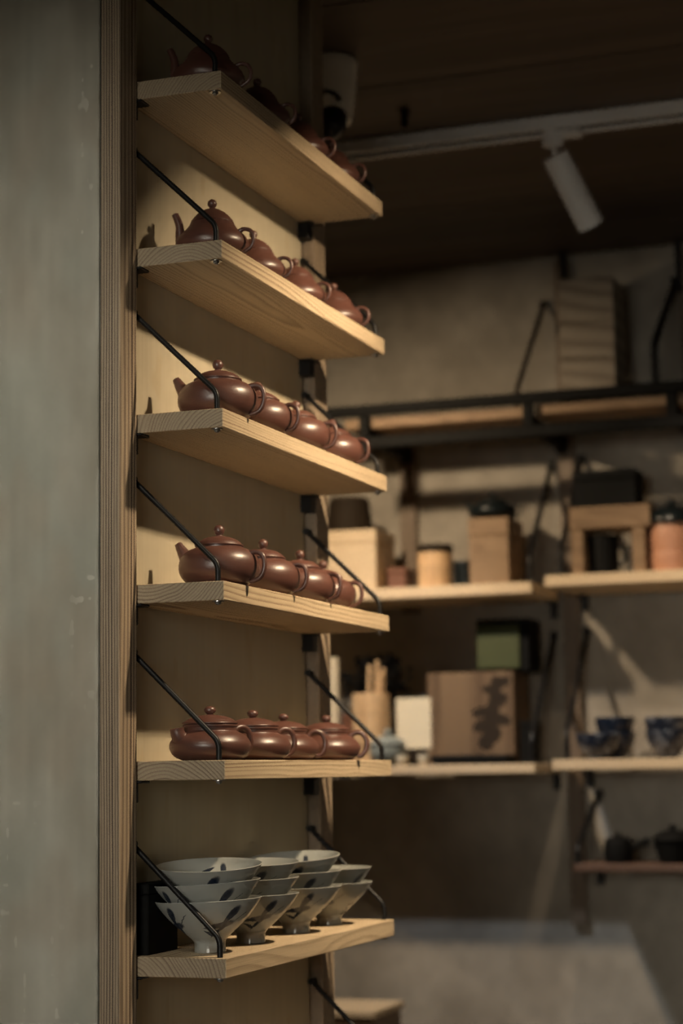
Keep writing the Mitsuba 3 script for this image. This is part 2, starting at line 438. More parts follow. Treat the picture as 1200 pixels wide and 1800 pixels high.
parts['bracket'] = ('black_metal', bracket(-0.003, 0.030, -0.0045, 0.0035), False)
parts['bracket_001'] = ('black_metal', bracket(L - 0.030, L + 0.0, L - 0.028, L + 0.0015), False)
for k, yy in enumerate((0.0125, L - 0.012)):
    hexa = trimesh.creation.cylinder(0.0056, 0.004, sections=6).apply_translation((D - 0.016, yy, -TH - 0.0035))
    parts[num('bolt', k)] = ('chrome', cat(cyl((D - 0.016, yy, -TH - 0.0018), (D - 0.016, yy, -TH + 0.0002), 0.0098), hexa, ball((D - 0.016, yy, -TH - 0.0056), 0.0034, 0.6)), 30)
proto = {}
for i, z in enumerate(Z):
    key = num('wall_shelf', i)
    for pn, (mt, mesh, sm) in parts.items():
        if pn not in proto:
            proto[pn] = mikit.ply(mesh, mt, smooth=sm)
        scene[f'{key}__{pn}'] = {**proto[pn], 'to_world': T().translate([0, 0, z])}
    lab(key, f'{ORD[i]} near timber shelf' + (f', holding {WHAT[i]}' if i < 6 else ', its rod just in view'), 'shelf', 'near timber wall shelves')
    lab(f'{key}__bolt', 'chrome bolt head')
    lab(f'{key}__bolt_001', 'chrome bolt head')

# ---------------------------------------------------------------- teapots
def arc(pts, sub=6):
    return spline(np.array(pts, float), sub)


def pot_parts(kind):
    if kind == 'pear':
        body = lathe([(0, 0), (0.030, 0.0), (0.040, 0.001), (0.0565, 0.011), (0.0625, 0.023), (0.0585, 0.036), (0.0485, 0.0465), (0.0425, 0.0530), (0.0385, 0.0590), (0.0370, 0.0620), (0.0370, 0.0620), (0, 0.0620)])
        lid = lathe([(0, 0.0624), (0.0372, 0.0624), (0.0372, 0.0624), (0.0364, 0.0645), (0.0318, 0.0715), (0.0245, 0.0790), (0.0150, 0.0850), (0.0060, 0.0888), (0.0040, 0.0905), (0, 0.0905)])
        knob = ball((0, 0, 0.0972), 0.0080)
        c = arc([(-0.046, 0, 0.022), (-0.0570, 0, 0.030), (-0.0605, 0, 0.047), (-0.0620, 0, 0.066), (-0.0700, 0, 0.0865)])
        spout = tube(c, np.interp(np.linspace(0, 1, len(c)), [0, .3, .7, 1], [0.0140, 0.0098, 0.0070, 0.0060]), 14, hollow=0.3)
        c = arc([(0.048, 0, 0.0420), (0.0585, 0, 0.0465), (0.0715, 0, 0.0420), (0.0770, 0, 0.0290), (0.0725, 0, 0.0150), (0.0590, 0, 0.0065)])
        handle = tube(c, np.interp(np.linspace(0, 1, len(c)), [0, .2, 1], [0.0046, 0.0036, 0.0032]), 12)
    elif kind == 'round':
        body = lathe([(0, 0), (0.032, 0.0), (0.041, 0.001), (0.0560, 0.008), (0.0655, 0.020), (0.0682, 0.034), (0.0650, 0.0475), (0.0550, 0.0590), (0.0425, 0.0645), (0.0395, 0.0652), (0.0395, 0.0652), (0.0395, 0.0675), (0.0395, 0.0675), (0, 0.0675)])
        lid = lathe([(0, 0.0679), (0.0405, 0.0679), (0.0405, 0.0679), (0.0412, 0.0692), (0.0405, 0.0706), (0.0385, 0.0708), (0.0385, 0.0708), (0.0345, 0.0755), (0.0250, 0.0812), (0.0130, 0.0845), (0.0060, 0.0855), (0, 0.0856)])
        knob = cat(ball((0, 0, 0.0955), 0.0092), lathe([(0, 0.083), (0.0075, 0.0835), (0.0048, 0.088), (0.0046, 0.091)], 20, sub=3))
        c = np.linspace((-0.044, 0, 0.034), (-0.0765, 0, 0.0765), 7) + np.array([0, 0, -1.0]) * (0.004 * np.sin(np.linspace(0, np.pi, 7)))[:, None]
        spout = tube(c, np.linspace(0.0195, 0.0062, 7), 16, hollow=0.3)
        c = arc([(0.050, 0, 0.0525), (0.0660, 0, 0.0560), (0.0780, 0, 0.0510), (0.0825, 0, 0.0390), (0.0815, 0, 0.0250), (0.0735, 0, 0.0120), (0.0570, 0, 0.0060)])
        handle = tube(c, np.interp(np.linspace(0, 1, len(c)), [0, .2, 1], [0.0052, 0.0043, 0.0038]), 12)
    else:
        body = lathe([(0, 0), (0.038, 0.0), (0.047, 0.001), (0.0605, 0.008), (0.0670, 0.020), (0.0660, 0.030), (0.0575, 0.0405), (0.0460, 0.0465), (0.0435, 0.0490), (0.0435, 0.0490), (0.0435, 0.0540), (0.0435, 0.0540), (0.0450, 0.0550), (0.0450, 0.0580), (0.0440, 0.0588), (0.0440, 0.0588), (0, 0.0588)])
        lid = lathe([(0, 0.0592), (0.0455, 0.0592), (0.0455, 0.0592), (0.0462, 0.0608), (0.0452, 0.0624), (0.0425, 0.0634), (0.0360, 0.0680), (0.0250, 0.0720), (0.0120, 0.0742), (0.0060, 0.0746), (0, 0.0746)])
        knob = cat(ball((0, 0, 0.0822), 0.0098, 0.70), lathe([(0, 0.073), (0.008, 0.0735), (0.0045, 0.0765), (0.005, 0.079)], 20, sub=3))
        c = arc([(-0.044, 0, 0.030), (-0.0560, 0, 0.0360), (-0.0620, 0, 0.0430), (-0.0640, 0, 0.0520)])
        spout = tube(c, np.interp(np.linspace(0, 1, len(c)), [0, .5, .85, 1], [0.0150, 0.0125, 0.0115, 0.0118]), 16, hollow=0.32)
        c = arc([(0.046, 0, 0.0430), (0.0510, 0, 0.0510), (0.0610, 0, 0.0545), (0.0725, 0, 0.0505), (0.0795, 0, 0.0370), (0.0780, 0, 0.0210), (0.0690, 0, 0.0095), (0.0600, 0, 0.0080)])
        handle = tube(c, np.interp(np.linspace(0, 1, len(c)), [0, .2, 1], [0.0064, 0.0054, 0.0044]), 12)
    return {'body': body, 'lid': lid, 'lid__knob': knob, 'spout': spout, 'handle': handle}


POTS = {k: {n: mikit.ply(m, 'clay', smooth=40) for n, m in pot_parts(k).items()} for k in ('pear', 'round', 'squat')}
ROWS = [  # shelf, kind, (x, y, turn, size)
    (0, 'pear', [(0.112, 0.103, 3, 1.03), (0.111, 0.335, -2, 1.0), (0.111, 0.547, 2, 0.98), (0.111, 0.735, -3, 0.98)]),
    (1, 'pear', [(0.112, 0.117, -2, 1.03), (0.111, 0.309, 3, 0.96), (0.111, 0.522, -3, 0.95), (0.111, 0.742, 2, 0.96)]),
    (2, 'round', [(0.124, 0.110, 2, 1.02), (0.120, 0.301, -3, 0.98), (0.119, 0.498, 3, 0.97), (0.120, 0.696, -2, 0.93)]),
    (3, 'round', [(0.126, 0.107, -2, 1.02), (0.122, 0.317, 2, 1.0), (0.120, 0.508, -1, 0.99), (0.104, 0.676, 4, 0.96)]),
    (4, 'squat', [(0.117, 0.085, 56, 1.02), (0.117, 0.274, 44, 1.0), (0.110, 0.440, 26, 0.97), (0.124, 0.630, 16, 0.98)]),
]
POS = ['nearest', 'second from the near end', 'third from the near end', 'farthest']
KIND = {'pear': 'pear shaped dark teapot', 'round': 'round brown clay teapot', 'squat': 'squat red brown teapot'}
SHN = ['top shelf', 'second shelf down', 'third shelf down', 'fourth shelf down', 'fifth shelf down']
n = 0
for sh, kind, row in ROWS:
    for j, (px, py, rot, s) in enumerate(row):
        key = num('teapot', n)
        n += 1
        M = T().translate([px, py, Z[sh]]).rotate([0, 0, 1], rot).scale(s)
        for pn, d in POTS[kind].items():
            scene[f'{key}__{pn}'] = {**d, 'to_world': M}
        lab(key, f'{KIND[kind]}, {POS[j]} on the {SHN[sh]}', 'teapot', f'{kind} teapots on the {SHN[sh]}')

# ---------------------------------------------------------------- blue and white bowls
def bowl_mesh(n=72):
    out = spline(np.array([(0.0, 0.004), (0.0225, 0.004), (0.0225, 0.004), (0.0245, 0.0), (0.0265, 0.0), (0.0265, 0.0), (0.0260, 0.012), (0.0282, 0.0200), (0.0380, 0.0290), (0.0520, 0.0410), (0.0680, 0.0570), (0.0810, 0.0730), (0.0890, 0.0848), (0.0900, 0.0860)]), 5)
    inn = spline(np.array([(0.0900, 0.0860), (0.0889, 0.0867), (0.0872, 0.0852), (0.0790, 0.0740), (0.0655, 0.0580), (0.0495, 0.0425), (0.0350, 0.0310), (0.0180, 0.0240), (0.0, 0.0225)]), 5)
    prof = np.vstack([out, inn[1:]])
    tag = np.concatenate([out[:, 1], 1 + inn[1:, 1]])
    tag[len(out):len(out) + 6] = np.minimum(tag[len(out):len(out) + 6], 1.1)
    a = np.linspace(0, 2 * np.pi, n + 1)
    v = np.stack([np.outer(prof[:, 0], np.cos(a)), np.outer(prof[:, 0], np.sin(a)), np.outer(prof[:, 1], np.ones(n + 1))], -1).reshape(-1, 3)
    uv = np.stack([np.tile(a / (2 * np.pi), len(prof)), np.repeat(tag, n + 1)], 1)
    f = []
    for i in range(len(prof) - 1):
        for j in range(n):
            p, q = i * (n + 1) + j, (i + 1) * (n + 1) + j
            f += [[p, p + 1, q + 1], [p, q + 1, q]]
    return trimesh.Trimesh(v, f, process=False), uv


bm, buv = bowl_mesh()
BOWL = mikit.ply(bm, 'porcelain', smooth=True, uv=buv)
STACKS = [  # x, y, size, each bowl's (turn, lean to the room, lean to the front)
    (0.109, 0.100, 1.0, ((0, -2.0, 0.5), (-8, -3.2, 1.0), (-28, 0.6, 5.0))),
    (0.107, 0.282, 0.97, ((-5, -1.0, 0.0), (-42, -1.0, 0.6), (-20, 0.5, 2.5))),
    (0.105, 0.507, 0.97, ((-17, -0.8, 0.3), (-13, -1.2, 0.5), (-30, -1.0, 5.2))),
    (0.099, 0.700, 0.95, ((-36, 0.5, 0.0), (20, -0.6, 0.4)))]
BP = ['nearest stack', 'second stack from the near end', 'third stack from the near end', 'farthest stack']
BH = {3: ['bottom', 'middle', 'top'], 2: ['lower', 'upper']}
n = 0
for si, (bx, by, sz, bowls) in enumerate(STACKS):
    cnt = len(bowls)
    for k, (turn, ly, lx) in enumerate(bowls):
        key = num('bowl', n)
        n += 1
        M = T().translate([bx, by, Z[5] + (0.0008 if k == 0 else 0.0290 * k) * sz]).rotate([0, 1, 0], ly).rotate([1, 0, 0], lx).rotate([0, 0, 1], turn).scale(sz)
        scene[key] = {**BOWL, 'to_world': M}
        lab(key, f'blue and white bowl, {BH[cnt][k]} of the {BP[si]}', 'bowl', 'blue and white bowls on the sixth shelf')

put('storage_box__body', cbox(0.0035, 0.0320, 0.022, 0.140, Z[5], Z[5] + 0.098, 0.002), 'matte_black')
put('storage_box__lid', cbox(0.0030, 0.0330, 0.021, 0.141, Z[5] + 0.098, Z[5] + 0.116, 0.002), 'matte_black')
lab('storage_box', 'black box against the panel behind the nearest stack of bowls', 'box')

# ---------------------------------------------------------------- ceiling track, lamps
def track(key, axis, a, b, c, label):
    """A white rail with a dark slot, along x (axis 0) or y (axis 1)."""
    def bx(lo, hi, z0, z1):
        return cbox(a, b, c + lo, c + hi, z0, z1, 0.001) if axis == 0 else cbox(c + lo, c + hi, a, b, z0, z1, 0.001)
    zb, zt = CEIL - 0.036, CEIL - 0.0005
    put(key + '__rail', cat(bx(-0.038, -0.025, zb, zt), bx(0.025, 0.038, zb, zt), bx(-0.025, 0.025, zt - 0.006, zt)), 'white_paint')
    put(key + '__slot', bx(-0.0248, 0.0248, zb + 0.010, zt - 0.007), 'seam_dark')
    lab(key, label, 'lighting track')


YT = 2.045
track('ceiling_track', 0, -1.6, 1.9, YT, 'long white lighting track across the dark timber ceiling')
track('ceiling_track_002', 0, -1.6, -0.55, 1.78, 'short third white lighting track behind the teapot shelves, out of view')
track('ceiling_track_003', 0, -1.3, 0.5, -1.74, 'white lighting track in front of the grey green plaster wall, out of view')
track('ceiling_track_001', 1, -1.2, 1.4, 1.12, 'second white lighting track above the shop floor, out of view')


def lamp(name, lens, aim, power, color, beam, cutoff, axis, at, label):
    color = np.array(color)
    lens, aim = np.array(lens), np.array(aim) / np.linalg.norm(aim)
    Lb, R = 0.212, 0.0365
    top = lens - aim * Lb
    piv = top - aim * 0.006
    prof = [(0, 0), (R - 0.004, 0), (R - 0.0015, 0.0012), (R, 0.004), (R, 0.004), (R, Lb), (R, Lb), (R - 0.003, Lb), (R - 0.003, Lb), (R - 0.003, Lb - 0.020), (R - 0.003, Lb - 0.020), (0, Lb - 0.022)]
    body = lathe(prof, 40, sub=2)
    zz = aim
    xx = np.cross([0, 1, 0.0], zz)
    xx /= np.linalg.norm(xx)
    M = np.eye(4)
    M[:3, 0], M[:3, 1], M[:3, 2], M[:3, 3] = xx, np.cross(zz, xx), zz, top
    body.apply_transform(M)
    put(name + '__housing', body, 'white_paint', 30)
    ring = lathe([(0, Lb - 0.021), (R - 0.0035, Lb - 0.021), (R - 0.0035, Lb - 0.021), (R - 0.010, Lb - 0.014), (0, Lb - 0.012)], 32, sub=2)
    ring.apply_transform(M)
    put(name + '__lens', ring, 'chrome', 30)
    if name == 'spot_lamp_002':                  # added flap that keeps the lamp spill off the far wall
        nn = np.array([0, 1.0, 0]) - aim[1] * aim
        nn /= np.linalg.norm(nn)
        F = np.eye(4)
        F[:3, 0], F[:3, 1], F[:3, 2], F[:3, 3] = np.cross(nn, aim), nn, aim, lens
        flap = cbox(-0.050, 0.050, 0.0375, 0.0395, -0.020, 0.100, 0.0005)
        flap.apply_transform(F)
        put(name + '__added_spill_flap', flap, 'matte_black')
    zt = CEIL - 0.036
    cx, cy = piv[0], piv[1]
    tx, ty = (cx, at) if axis == 0 else (at, cy)
    stem_top = np.array([tx, ty, zt])
    put(name + '__canopy', lathe([(0, zt - 0.036), (0.025, zt - 0.036), (0.0275, zt - 0.033), (0.0275, zt - 0.033), (0.0275, zt), (0.0275, zt), (0, zt)], 28, (tx, ty, 0), sub=2), 'white_paint', 30)
    if axis == 0:
        ad = cbox(tx + 0.012, tx + 0.078, ty - 0.018, ty + 0.018, zt - 0.018, zt + 0.001, 0.003)
    else:
        ad = cbox(tx - 0.018, tx + 0.018, ty + 0.012, ty + 0.078, zt - 0.018, zt + 0.001, 0.003)
    put(name + '__adapter', ad, 'white_paint')
    put(name + '__yoke', cat(tube(np.array([stem_top + (0, 0, -0.034), 0.5 * (stem_top + (0, 0, -0.036) + piv), piv + aim * 0.012]), 0.0062, 12)), 'white_paint', 40)
    lab(name, label, 'lamp', 'track spotlights')
    # the diodes behind the lens
    for k in range(7):
        off = np.zeros(3) if k == 0 else 0.025 * (math.cos(k * math.pi / 3) * xx + math.sin(k * math.pi / 3) * np.cross(zz, xx))
        p = lens + off + aim * 0.004
        scene[f'{name}__diode_{k + 1:03d}'] = {'type': 'spot', 'to_world': T().look_at(origin=p.tolist(), target=(p + aim).tolist(), up=xx.tolist()),
                                            'intensity': rgb(*(color * power / 7)), 'cutoff_angle': float(cutoff), 'beam_width': float(beam)}


for args in LAMPS:
    lamp(*args)

# dome camera on the ceiling beyond the shelves
cx, cy = -0.127, 1.40
put('dome_camera__housing', lathe([(0, 3.120), (0.050, 3.120), (0.062, 3.117), (0.066, 3.106), (0.064, 3.085), (0.060, 3.035), (0.054, 2.985), (0.050, 2.965), (0.040, 2.960), (0, 2.960)], 40, (cx, cy, 0)), 'camera_shell', 40)
dome = ball((0, 0, 0), 0.039, 1.25)
dome.apply_transform(trimesh.transformations.rotation_matrix(math.radians(-22), [1, 0, 0]))
put('dome_camera__dome', dome.apply_translation((cx + 0.010, cy - 0.026, 2.957)), 'black_plastic', 40)
a = np.linspace(-0.3, 1.35, 9)
put('dome_camera__shroud', tube(np.stack([cx + 0.006 + 0.034 * np.sin(a), np.full(9, cy - 0.0570) + 0.006 * a, 2.990 + 0.032 * np.cos(a)], 1), 0.0058, 10), 'black_plastic', 40)
lab('dome_camera', 'white dome security camera with a black lens on the ceiling behind the upright', 'camera')
put('ceiling_hook', cat(cbox(-0.088, -0.062, 1.80, 1.845, CEIL - 0.004, CEIL - 0.0002), cbox(-0.083, -0.067, 1.815, 1.83, CEIL - 0.045, CEIL - 0.003)), 'matte_black')
lab('ceiling_hook', 'small black hook on the dark ceiling above the track', 'hook')

# ---------------------------------------------------------------- far wall shelving
UPF = 3.428
for i, (a, b) in enumerate(((-0.628, -0.572), (-0.070, -0.020), (0.352, 0.402))):
    put(num('shelf_upright', i + 2), cbox(a, b, UPF, BACK, 0.9 if i else 1.93, CEIL - 0.02 if i else 2.50, 0.002), 'stained_wood')
    lab(num('shelf_upright', i + 2), ['timber upright on the back wall above the round bamboo canister', 'timber upright on the back wall between the two runs of far shelves',
        'timber upright on the back wall beside the terracotta jar'][i], 'shelf upright', 'timber uprights on the back wall')


def far_rod(x, z, ybend=3.115, rise=0.43, knee=0.09, r=0.0092, side=1):
    p = tube(fillet_path([(x, ybend, z - 0.001), (x, ybend, z + knee), (x, UPF + 0.012, z + rise)], 0.02), r, 10)
    return cat(p, cyl((x - 0.012, UPF + 0.012, z + rise), (x + 0.012, UPF + 0.012, z + rise), r * 1.35))


BOARDS = [  # x0, x1, front y, top z, thickness, label, rods x
    (-0.677, -0.077, 3.010, 2.530, 0.034, 'far timber shelf behind the black rail, left of the tall wooden box', ()),
    (-0.042, 0.385, 3.01, 2.535, 0.034, 'far timber shelf under the tall wooden box', ()),
    (-1.30, -0.083, 3.07, 1.983, 0.036, 'far timber shelf under the bamboo canister and the wooden boxes', (-0.100,)),
    (-0.041, 0.90, 3.07, 2.000, 0.036, 'far timber shelf under the terracotta jar', (0.004,)),
    (-1.30, -0.087, 3.07, 1.417, 0.030, 'far timber shelf under the brown board and the green box', (-0.106,)),
    (-0.032, 0.90, 3.07, 1.427, 0.032, 'far timber shelf under the dark blue bowls', (0.006,)),
    (0.020, 0.90, 3.10, 1.108, 0.024, 'low reddish far shelf under two black pots', (0.030,)),
    (0.400, 0.90, 3.01, 2.535, 0.034, 'far timber shelf right of the tall wooden box at the picture edge', ()),
]
for i, (x0, x1, yf, z, th, label, rods) in enumerate(BOARDS):
    key = num('far_shelf', i)
    ybk = 3.425
    put(key + '__board', cbox(x0, x1, yf, ybk, z - th, z, 0.003), 'rod_shelf' if i == 6 else 'box_wood' if i in (0, 1, 7) else 'far_wood')
    for j, x in enumerate(rods):
        put(num(key + '__rod', j), far_rod(x, z, rise=0.42 if i < 6 else 0.21, knee=0.08 if i < 6 else 0.05), 'black_metal', 35)
        put(num(key + '__bracket', j), cat(cbox(x - 0.012, x + 0.012, UPF - 0.055, UPF, z - th - 0.006, z - th), cbox(x - 0.012, x + 0.012, UPF - 0.006, UPF, z - th - 0.055, z - th - 0.006)), 'black_metal')
    lab(key, label, 'shelf', 'far timber shelves')

# black rail in front of the highest far shelf, on arms from the uprights
put('black_rail__bar', cbox(-0.95, 1.10, 2.972, 3.006, 2.534, 2.568, 0.004), 'matte_black')
put('black_rail__shade_casting_bar_001', cbox(-0.64, 1.10, 2.962, 2.990, 2.424, 2.462, 0.004), 'matte_black')  # lower bar, not seen itself, placed to cast the dark wall band
for i, x in enumerate((-0.600, -0.058, 0.392)):
    put(num('black_rail__arm', i), cat(cbox(x - 0.016, x + 0.016, 2.975, UPF, 2.450, 2.494, 0.003), cbox(x - 0.016, x + 0.016, 2.976, 3.002, 2.458, 2.535, 0.003),
        cbox(x - 0.020, x + 0.020, UPF - 0.020, UPF, 2.440, 2.535, 0.003)), 'matte_black')
for i, (x, top, yb) in enumerate(((-0.110, 2.955, 3.05), (0.338, 2.990, 3.02))):
    r = (0.0085, 0.013)[i]
    put(num('black_rail__strut', i), cat(tube(fillet_path([(x, yb, 2.53), (x, yb, 2.53 + (0.06, 0.165)[i]), (x, UPF + 0.01, top)], 0.025), r, 10), cyl((x - 0.014, UPF + 0.01, top), (x + 0.014, UPF + 0.01, top), r * 1.25)), 'dark_iron' if i == 0 else 'black_metal', 35)
put('black_rail__hanger', cbox(-0.046, -0.024, 3.405, 3.428, 3.03, CEIL - 0.001), 'black_metal')
put('black_rail__hanger_001', cbox(0.345, 0.362, 3.400, 3.4275, 2.95, CEIL - 0.001), 'black_metal')
lab('black_rail', 'long black steel rail in front of the highest far shelf', 'rail')

# ---------------------------------------------------------------- things on the far shelves
ZB, ZBR, ZC, ZCR, ZD, ZA = 1.983, 2.000, 1.417, 1.427, 1.108, 2.535


def wooden_box(key, x0, x1, y0, y1, z0, z1, lid, mt, label, category='box', lidmat=None):
    put(key + '__body', cbox(x0, x1, y0, y1, z0, z1 - lid - 0.0015, 0.002), mt)
    put(key + '__lid', cbox(x0 - 0.002, x1 + 0.002, y0 - 0.002, y1 + 0.002, z1 - lid, z1, 0.003), lidmat or mt)
    lab(key, label, category)


# on the highest shelf: tall box of three boards
for i, (a, b) in enumerate(((0, 0.145), (0.147, 0.262), (0.264, 0.405))):
    put(num('tall_box__panel', i), cbox(0.026, 0.204, 3.075, 3.255, ZA + a, ZA + b, 0.003), 'grey_wood')
lab('tall_box', 'tall pale wooden box of three boards behind the black rail', 'box')

wooden_box('wooden_box', -0.782, -0.614, 3.12, 3.32, ZB, 2.184, 0.042, 'far_wood', 'lidded square wooden box under the dark basket by the near upright')
put('basket__body', lathe([(0, 0), (0.070, 0), (0.076, 0.004), (0.0765, 0.030), (0.071, 0.075), (0.064, 0.112), (0.061, 0.118), (0.061, 0.118), (0.057, 0.116), (0.060, 0.10), (0, 0.09)], 36, (-0.736, 3.215, 2.184)), 'dark_iron', 40)
put('basket__band', lathe([(0.060, 0.088), (0.0705, 0.090), (0.0690, 0.099), (0.058, 0.099)], 36, (-0.736, 3.215, 2.184), sub=0), 'dark_iron', 40)
lab('basket', 'dark round basket standing on the lidded wooden box', 'basket')
wooden_box('small_box', -0.601, -0.540, 3.20, 3.32, ZB, 2.062, 0.02, 'russet', 'small dark red brown box beside the lidded wooden box')
put('tea_canister__body', lathe([(0, 0), (0.055, 0), (0.056, 0.002), (0.056, 0.118), (0.055, 0.120), (0, 0.120)], 40, (-0.437, 3.20, ZB), sub=0), 'bamboo', 40)
put('tea_canister__lid', lathe([(0, 0.1205), (0.058, 0.1205), (0.059, 0.123), (0.058, 0.143), (0.054, 0.146), (0, 0.146)], 40, (-0.437, 3.20, ZB), sub=0), 'dark_iron', 40)
lab('tea_canister', 'round bamboo canister with a dark lid on the far shelf', 'canister')
mug_prof = [(0, 0), (0.030, 0), (0.034, 0.003), (0.036, 0.05), (0.037, 0.085), (0.0345, 0.086), (0.033, 0.05), (0.030, 0.006), (0, 0.005)]


def handle_ring(c, r, t, axis='x', sx=0.7):
    a = np.linspace(-math.pi / 2 - 0.2, math.pi / 2 + 0.2, 12)
    p = np.stack([sx * r * np.cos(a), 0 * a, r * np.sin(a)], 1)
    return tube(p + np.array(c), t, 10)


put('dark_mug__body', lathe(mug_prof, 32, (-0.345, 3.22, ZB), sub=2), 'black_glaze', 40)
put('dark_mug__handle', handle_ring((-0.311, 3.22, ZB + 0.047), 0.026, 0.005), 'dark_iron', 40)
lab('dark_mug', 'dark mug between the bamboo canister and the upright wooden box', 'mug')
wooden_box('upright_box', -0.298, -0.168, 3.12, 3.30, ZB, 2.199, 0.055, 'box_wood', 'upright wooden box carrying a black teapot')


def simple_pot(key, c, r, h, mt, label, catg='teapot', ang=0, spout=True):
    s = r / 0.065
    M = T().translate(list(c)).rotate([0, 0, 1], ang).scale([s, s, h / 0.105])
    for pn, d in POTS['round'].items():
        if pn == 'spout' and not spout:
            continue
        scene[f'{key}__{pn}'] = {**d, 'bsdf': {'type': 'ref', 'id': mt}, 'to_world': M}
    lab(key, label, catg)


simple_pot('black_teapot', (-0.240, 3.205, 2.199), 0.076, 0.092, 'black_glaze', 'black glazed teapot standing on the upright wooden box')

# right run
put('display_stand__top', cbox(0.036, 0.292, 3.10, 3.27, 2.143, 2.213, 0.003), 'box_wood')
for i, (a, b) in enumerate(((0.040, 0.078), (0.232, 0.272))):
    put(num('display_stand__leg', i), cbox(a, b, 3.105, 3.265, ZBR, 2.1425, 0.003), 'box_wood')
lab('display_stand', 'low wooden stand with a black box on top and a black mug below', 'stand')
wooden_box('black_box', 0.046, 0.245, 3.12, 3.26, 2.213, 2.330, 0.03, 'matte_black', 'black lidded box on the low wooden stand')
put('black_mug__body', lathe([(r * 1.3, z * 1.42) for r, z in mug_prof], 32, (0.125, 3.185, ZBR), sub=2), 'matte_black', 40)
put('black_mug__handle', handle_ring((0.170, 3.185, ZBR + 0.065), 0.032, 0.0065), 'black_glaze', 40)
lab('black_mug', 'black mug under the low wooden stand', 'mug')
put('white_cup__body', lathe([(r * 0.9, z * 1.15) for r, z in mug_prof], 28, (0.205, 3.325, ZBR), sub=2), 'ceramic_white', 40)
lab('white_cup', 'white cup behind the stand leg next to the terracotta jar', 'cup')
put('clay_jar__body', lathe([(0, 0), (0.060, 0), (0.066, 0.004), (0.069, 0.03), (0.0685, 0.060), (0.0655, 0.066), (0.0675, 0.072), (0.0690, 0.110), (0.066, 0.148), (0.064, 0.152), (0.064, 0.152), (0, 0.152)], 44, (0.345, 3.17, ZBR), sub=3), 'terracotta', 40)
put('clay_jar__lid', lathe([(0, 0.1525), (0.077, 0.1525), (0.079, 0.158), (0.076, 0.172), (0.062, 0.192), (0.036, 0.206), (0.010, 0.211), (0, 0.211)], 44, (0.345, 3.17, ZBR), sub=3), 'black_glaze', 40)
put('clay_jar__lid__knob', ball((0.345, 3.17, ZBR + 0.222), 0.015, 0.9), 'black_glaze', 40)
lab('clay_jar', 'terracotta jar with a black domed lid', 'jar')
lab('clay_jar__lid', 'black glazed lid')

# third row, left run
put('bottle__body', lathe([(0, 0), (0.0165, 0), (0.018, 0.004), (0.018, 0.33), (0.0165, 0.348), (0.012, 0.355), (0, 0.356)], 28, (-0.812, 3.25, ZC), sub=2), 'cream', 40)
lab('bottle', 'tall slim cream cylinder beside the near upright', 'vase')
wooden_box('russet_box', -0.775, -0.700, 3.22, 3.33, ZC, 1.585, 0.02, 'russet', 'red brown box behind the tool cup')
put('tool_cup__body', lathe([(0, 0), (0.057, 0), (0.060, 0.004), (0.0615, 0.10), (0.0615, 0.155), (0.0585, 0.156), (0.0580, 0.10), (0.055, 0.008), (0, 0.007)], 40, (-0.648, 3.15, ZC + 0.07), sub=2), 'bamboo', 40)
put('tool_cup__base', lathe([(0, 0), (0.057, 0), (0.057, 0.069), (0, 0.069)], 36, (-0.648, 3.15, ZC + 0.0005), sub=0), 'bamboo', 40)
lab('tool_cup', 'bamboo cup holding wooden tea tools', 'cup')
for i, (dx, dy, lx, ly, h) in enumerate(((-0.018, 0.005, 0.010, 0.01, 0.318), (0.004, 0.010, 0.016, 0.0, 0.330), (0.018, -0.006, 0.016, 0.012, 0.290), (0.026, 0.014, 0.012, 0.004, 0.305))):
    put(num('tea_tool', i), tube([(-0.648 + dx, 3.15 + dy, ZC + 0.080), (-0.648 + dx + lx, 3.15 + dy + ly, ZC + h + 0.0), (-0.648 + dx + lx * 1.1, 3.15 + dy + ly, ZC + h + 0.01)], [0.004, 0.0075, 0.0055], 10), 'bamboo', 40)
    lab(num('tea_tool', i), ['leftmost wooden tea tool in the bamboo cup', 'tallest wooden tea tool in the bamboo cup', 'shortest front wooden tea tool in the bamboo cup', 'rightmost wooden tea tool in the bamboo cup'][i], 'tea tool', 'wooden tea tools in the bamboo cup')
# dark dried plant behind the tools
rs = np.random.RandomState(4)
br = []
for k in range(170):
    a, h = rs.uniform(0, 2 * np.pi), rs.uniform(0.20, 0.36)
    sp = rs.uniform(0.02, 0.125) * (1 - 0.3 * (h > 0.32))
    p = np.array([[0, 0, 0.13], [0.35 * sp * math.cos(a), 0.25 * sp * math.sin(a), 0.13 + 0.6 * (h - 0.13)], [sp * math.cos(a), 0.6 * sp * math.sin(a), h]]) + (-0.683, 3.315, ZC)
    br.append(tube(spline(p, 3), 0.0016, 5))
    q = p[-1]
    lf = ball((0, 0, 0), 0.013, 0.35, 8)
    lf.apply_transform(trimesh.transformations.random_rotation_matrix(rs.uniform(size=3)))
    br.append(lf.apply_translation(q))
put('dried_plant__foliage', cat(*br), 'matte_black', 40)
put('dried_plant__pot', lathe([(0, 0), (0.034, 0), (0.042, 0.02), (0.040, 0.10), (0.026, 0.14), (0.022, 0.14), (0, 0.13)], 28, (-0.683, 3.315, ZC), sub=2), 'dark_iron', 40)
lab('dried_plant', 'bushy dark dried plant behind the tool cup', 'plant')
put('paper_card__sheet', cbox(-0.5785, -0.4600, 3.196, 3.207, ZC + 0.052, 1.634, 0.002), 'paper')
put('paper_card__stand', cat(cbox(-0.562, -0.478, 3.185, 3.235, ZC, ZC + 0.010), cbox(-0.562, -0.478, 3.196, 3.207, ZC + 0.008, ZC + 0.054)), 'dark_iron')
lab('paper_card', 'pale cream card on a small dark stand', 'card')
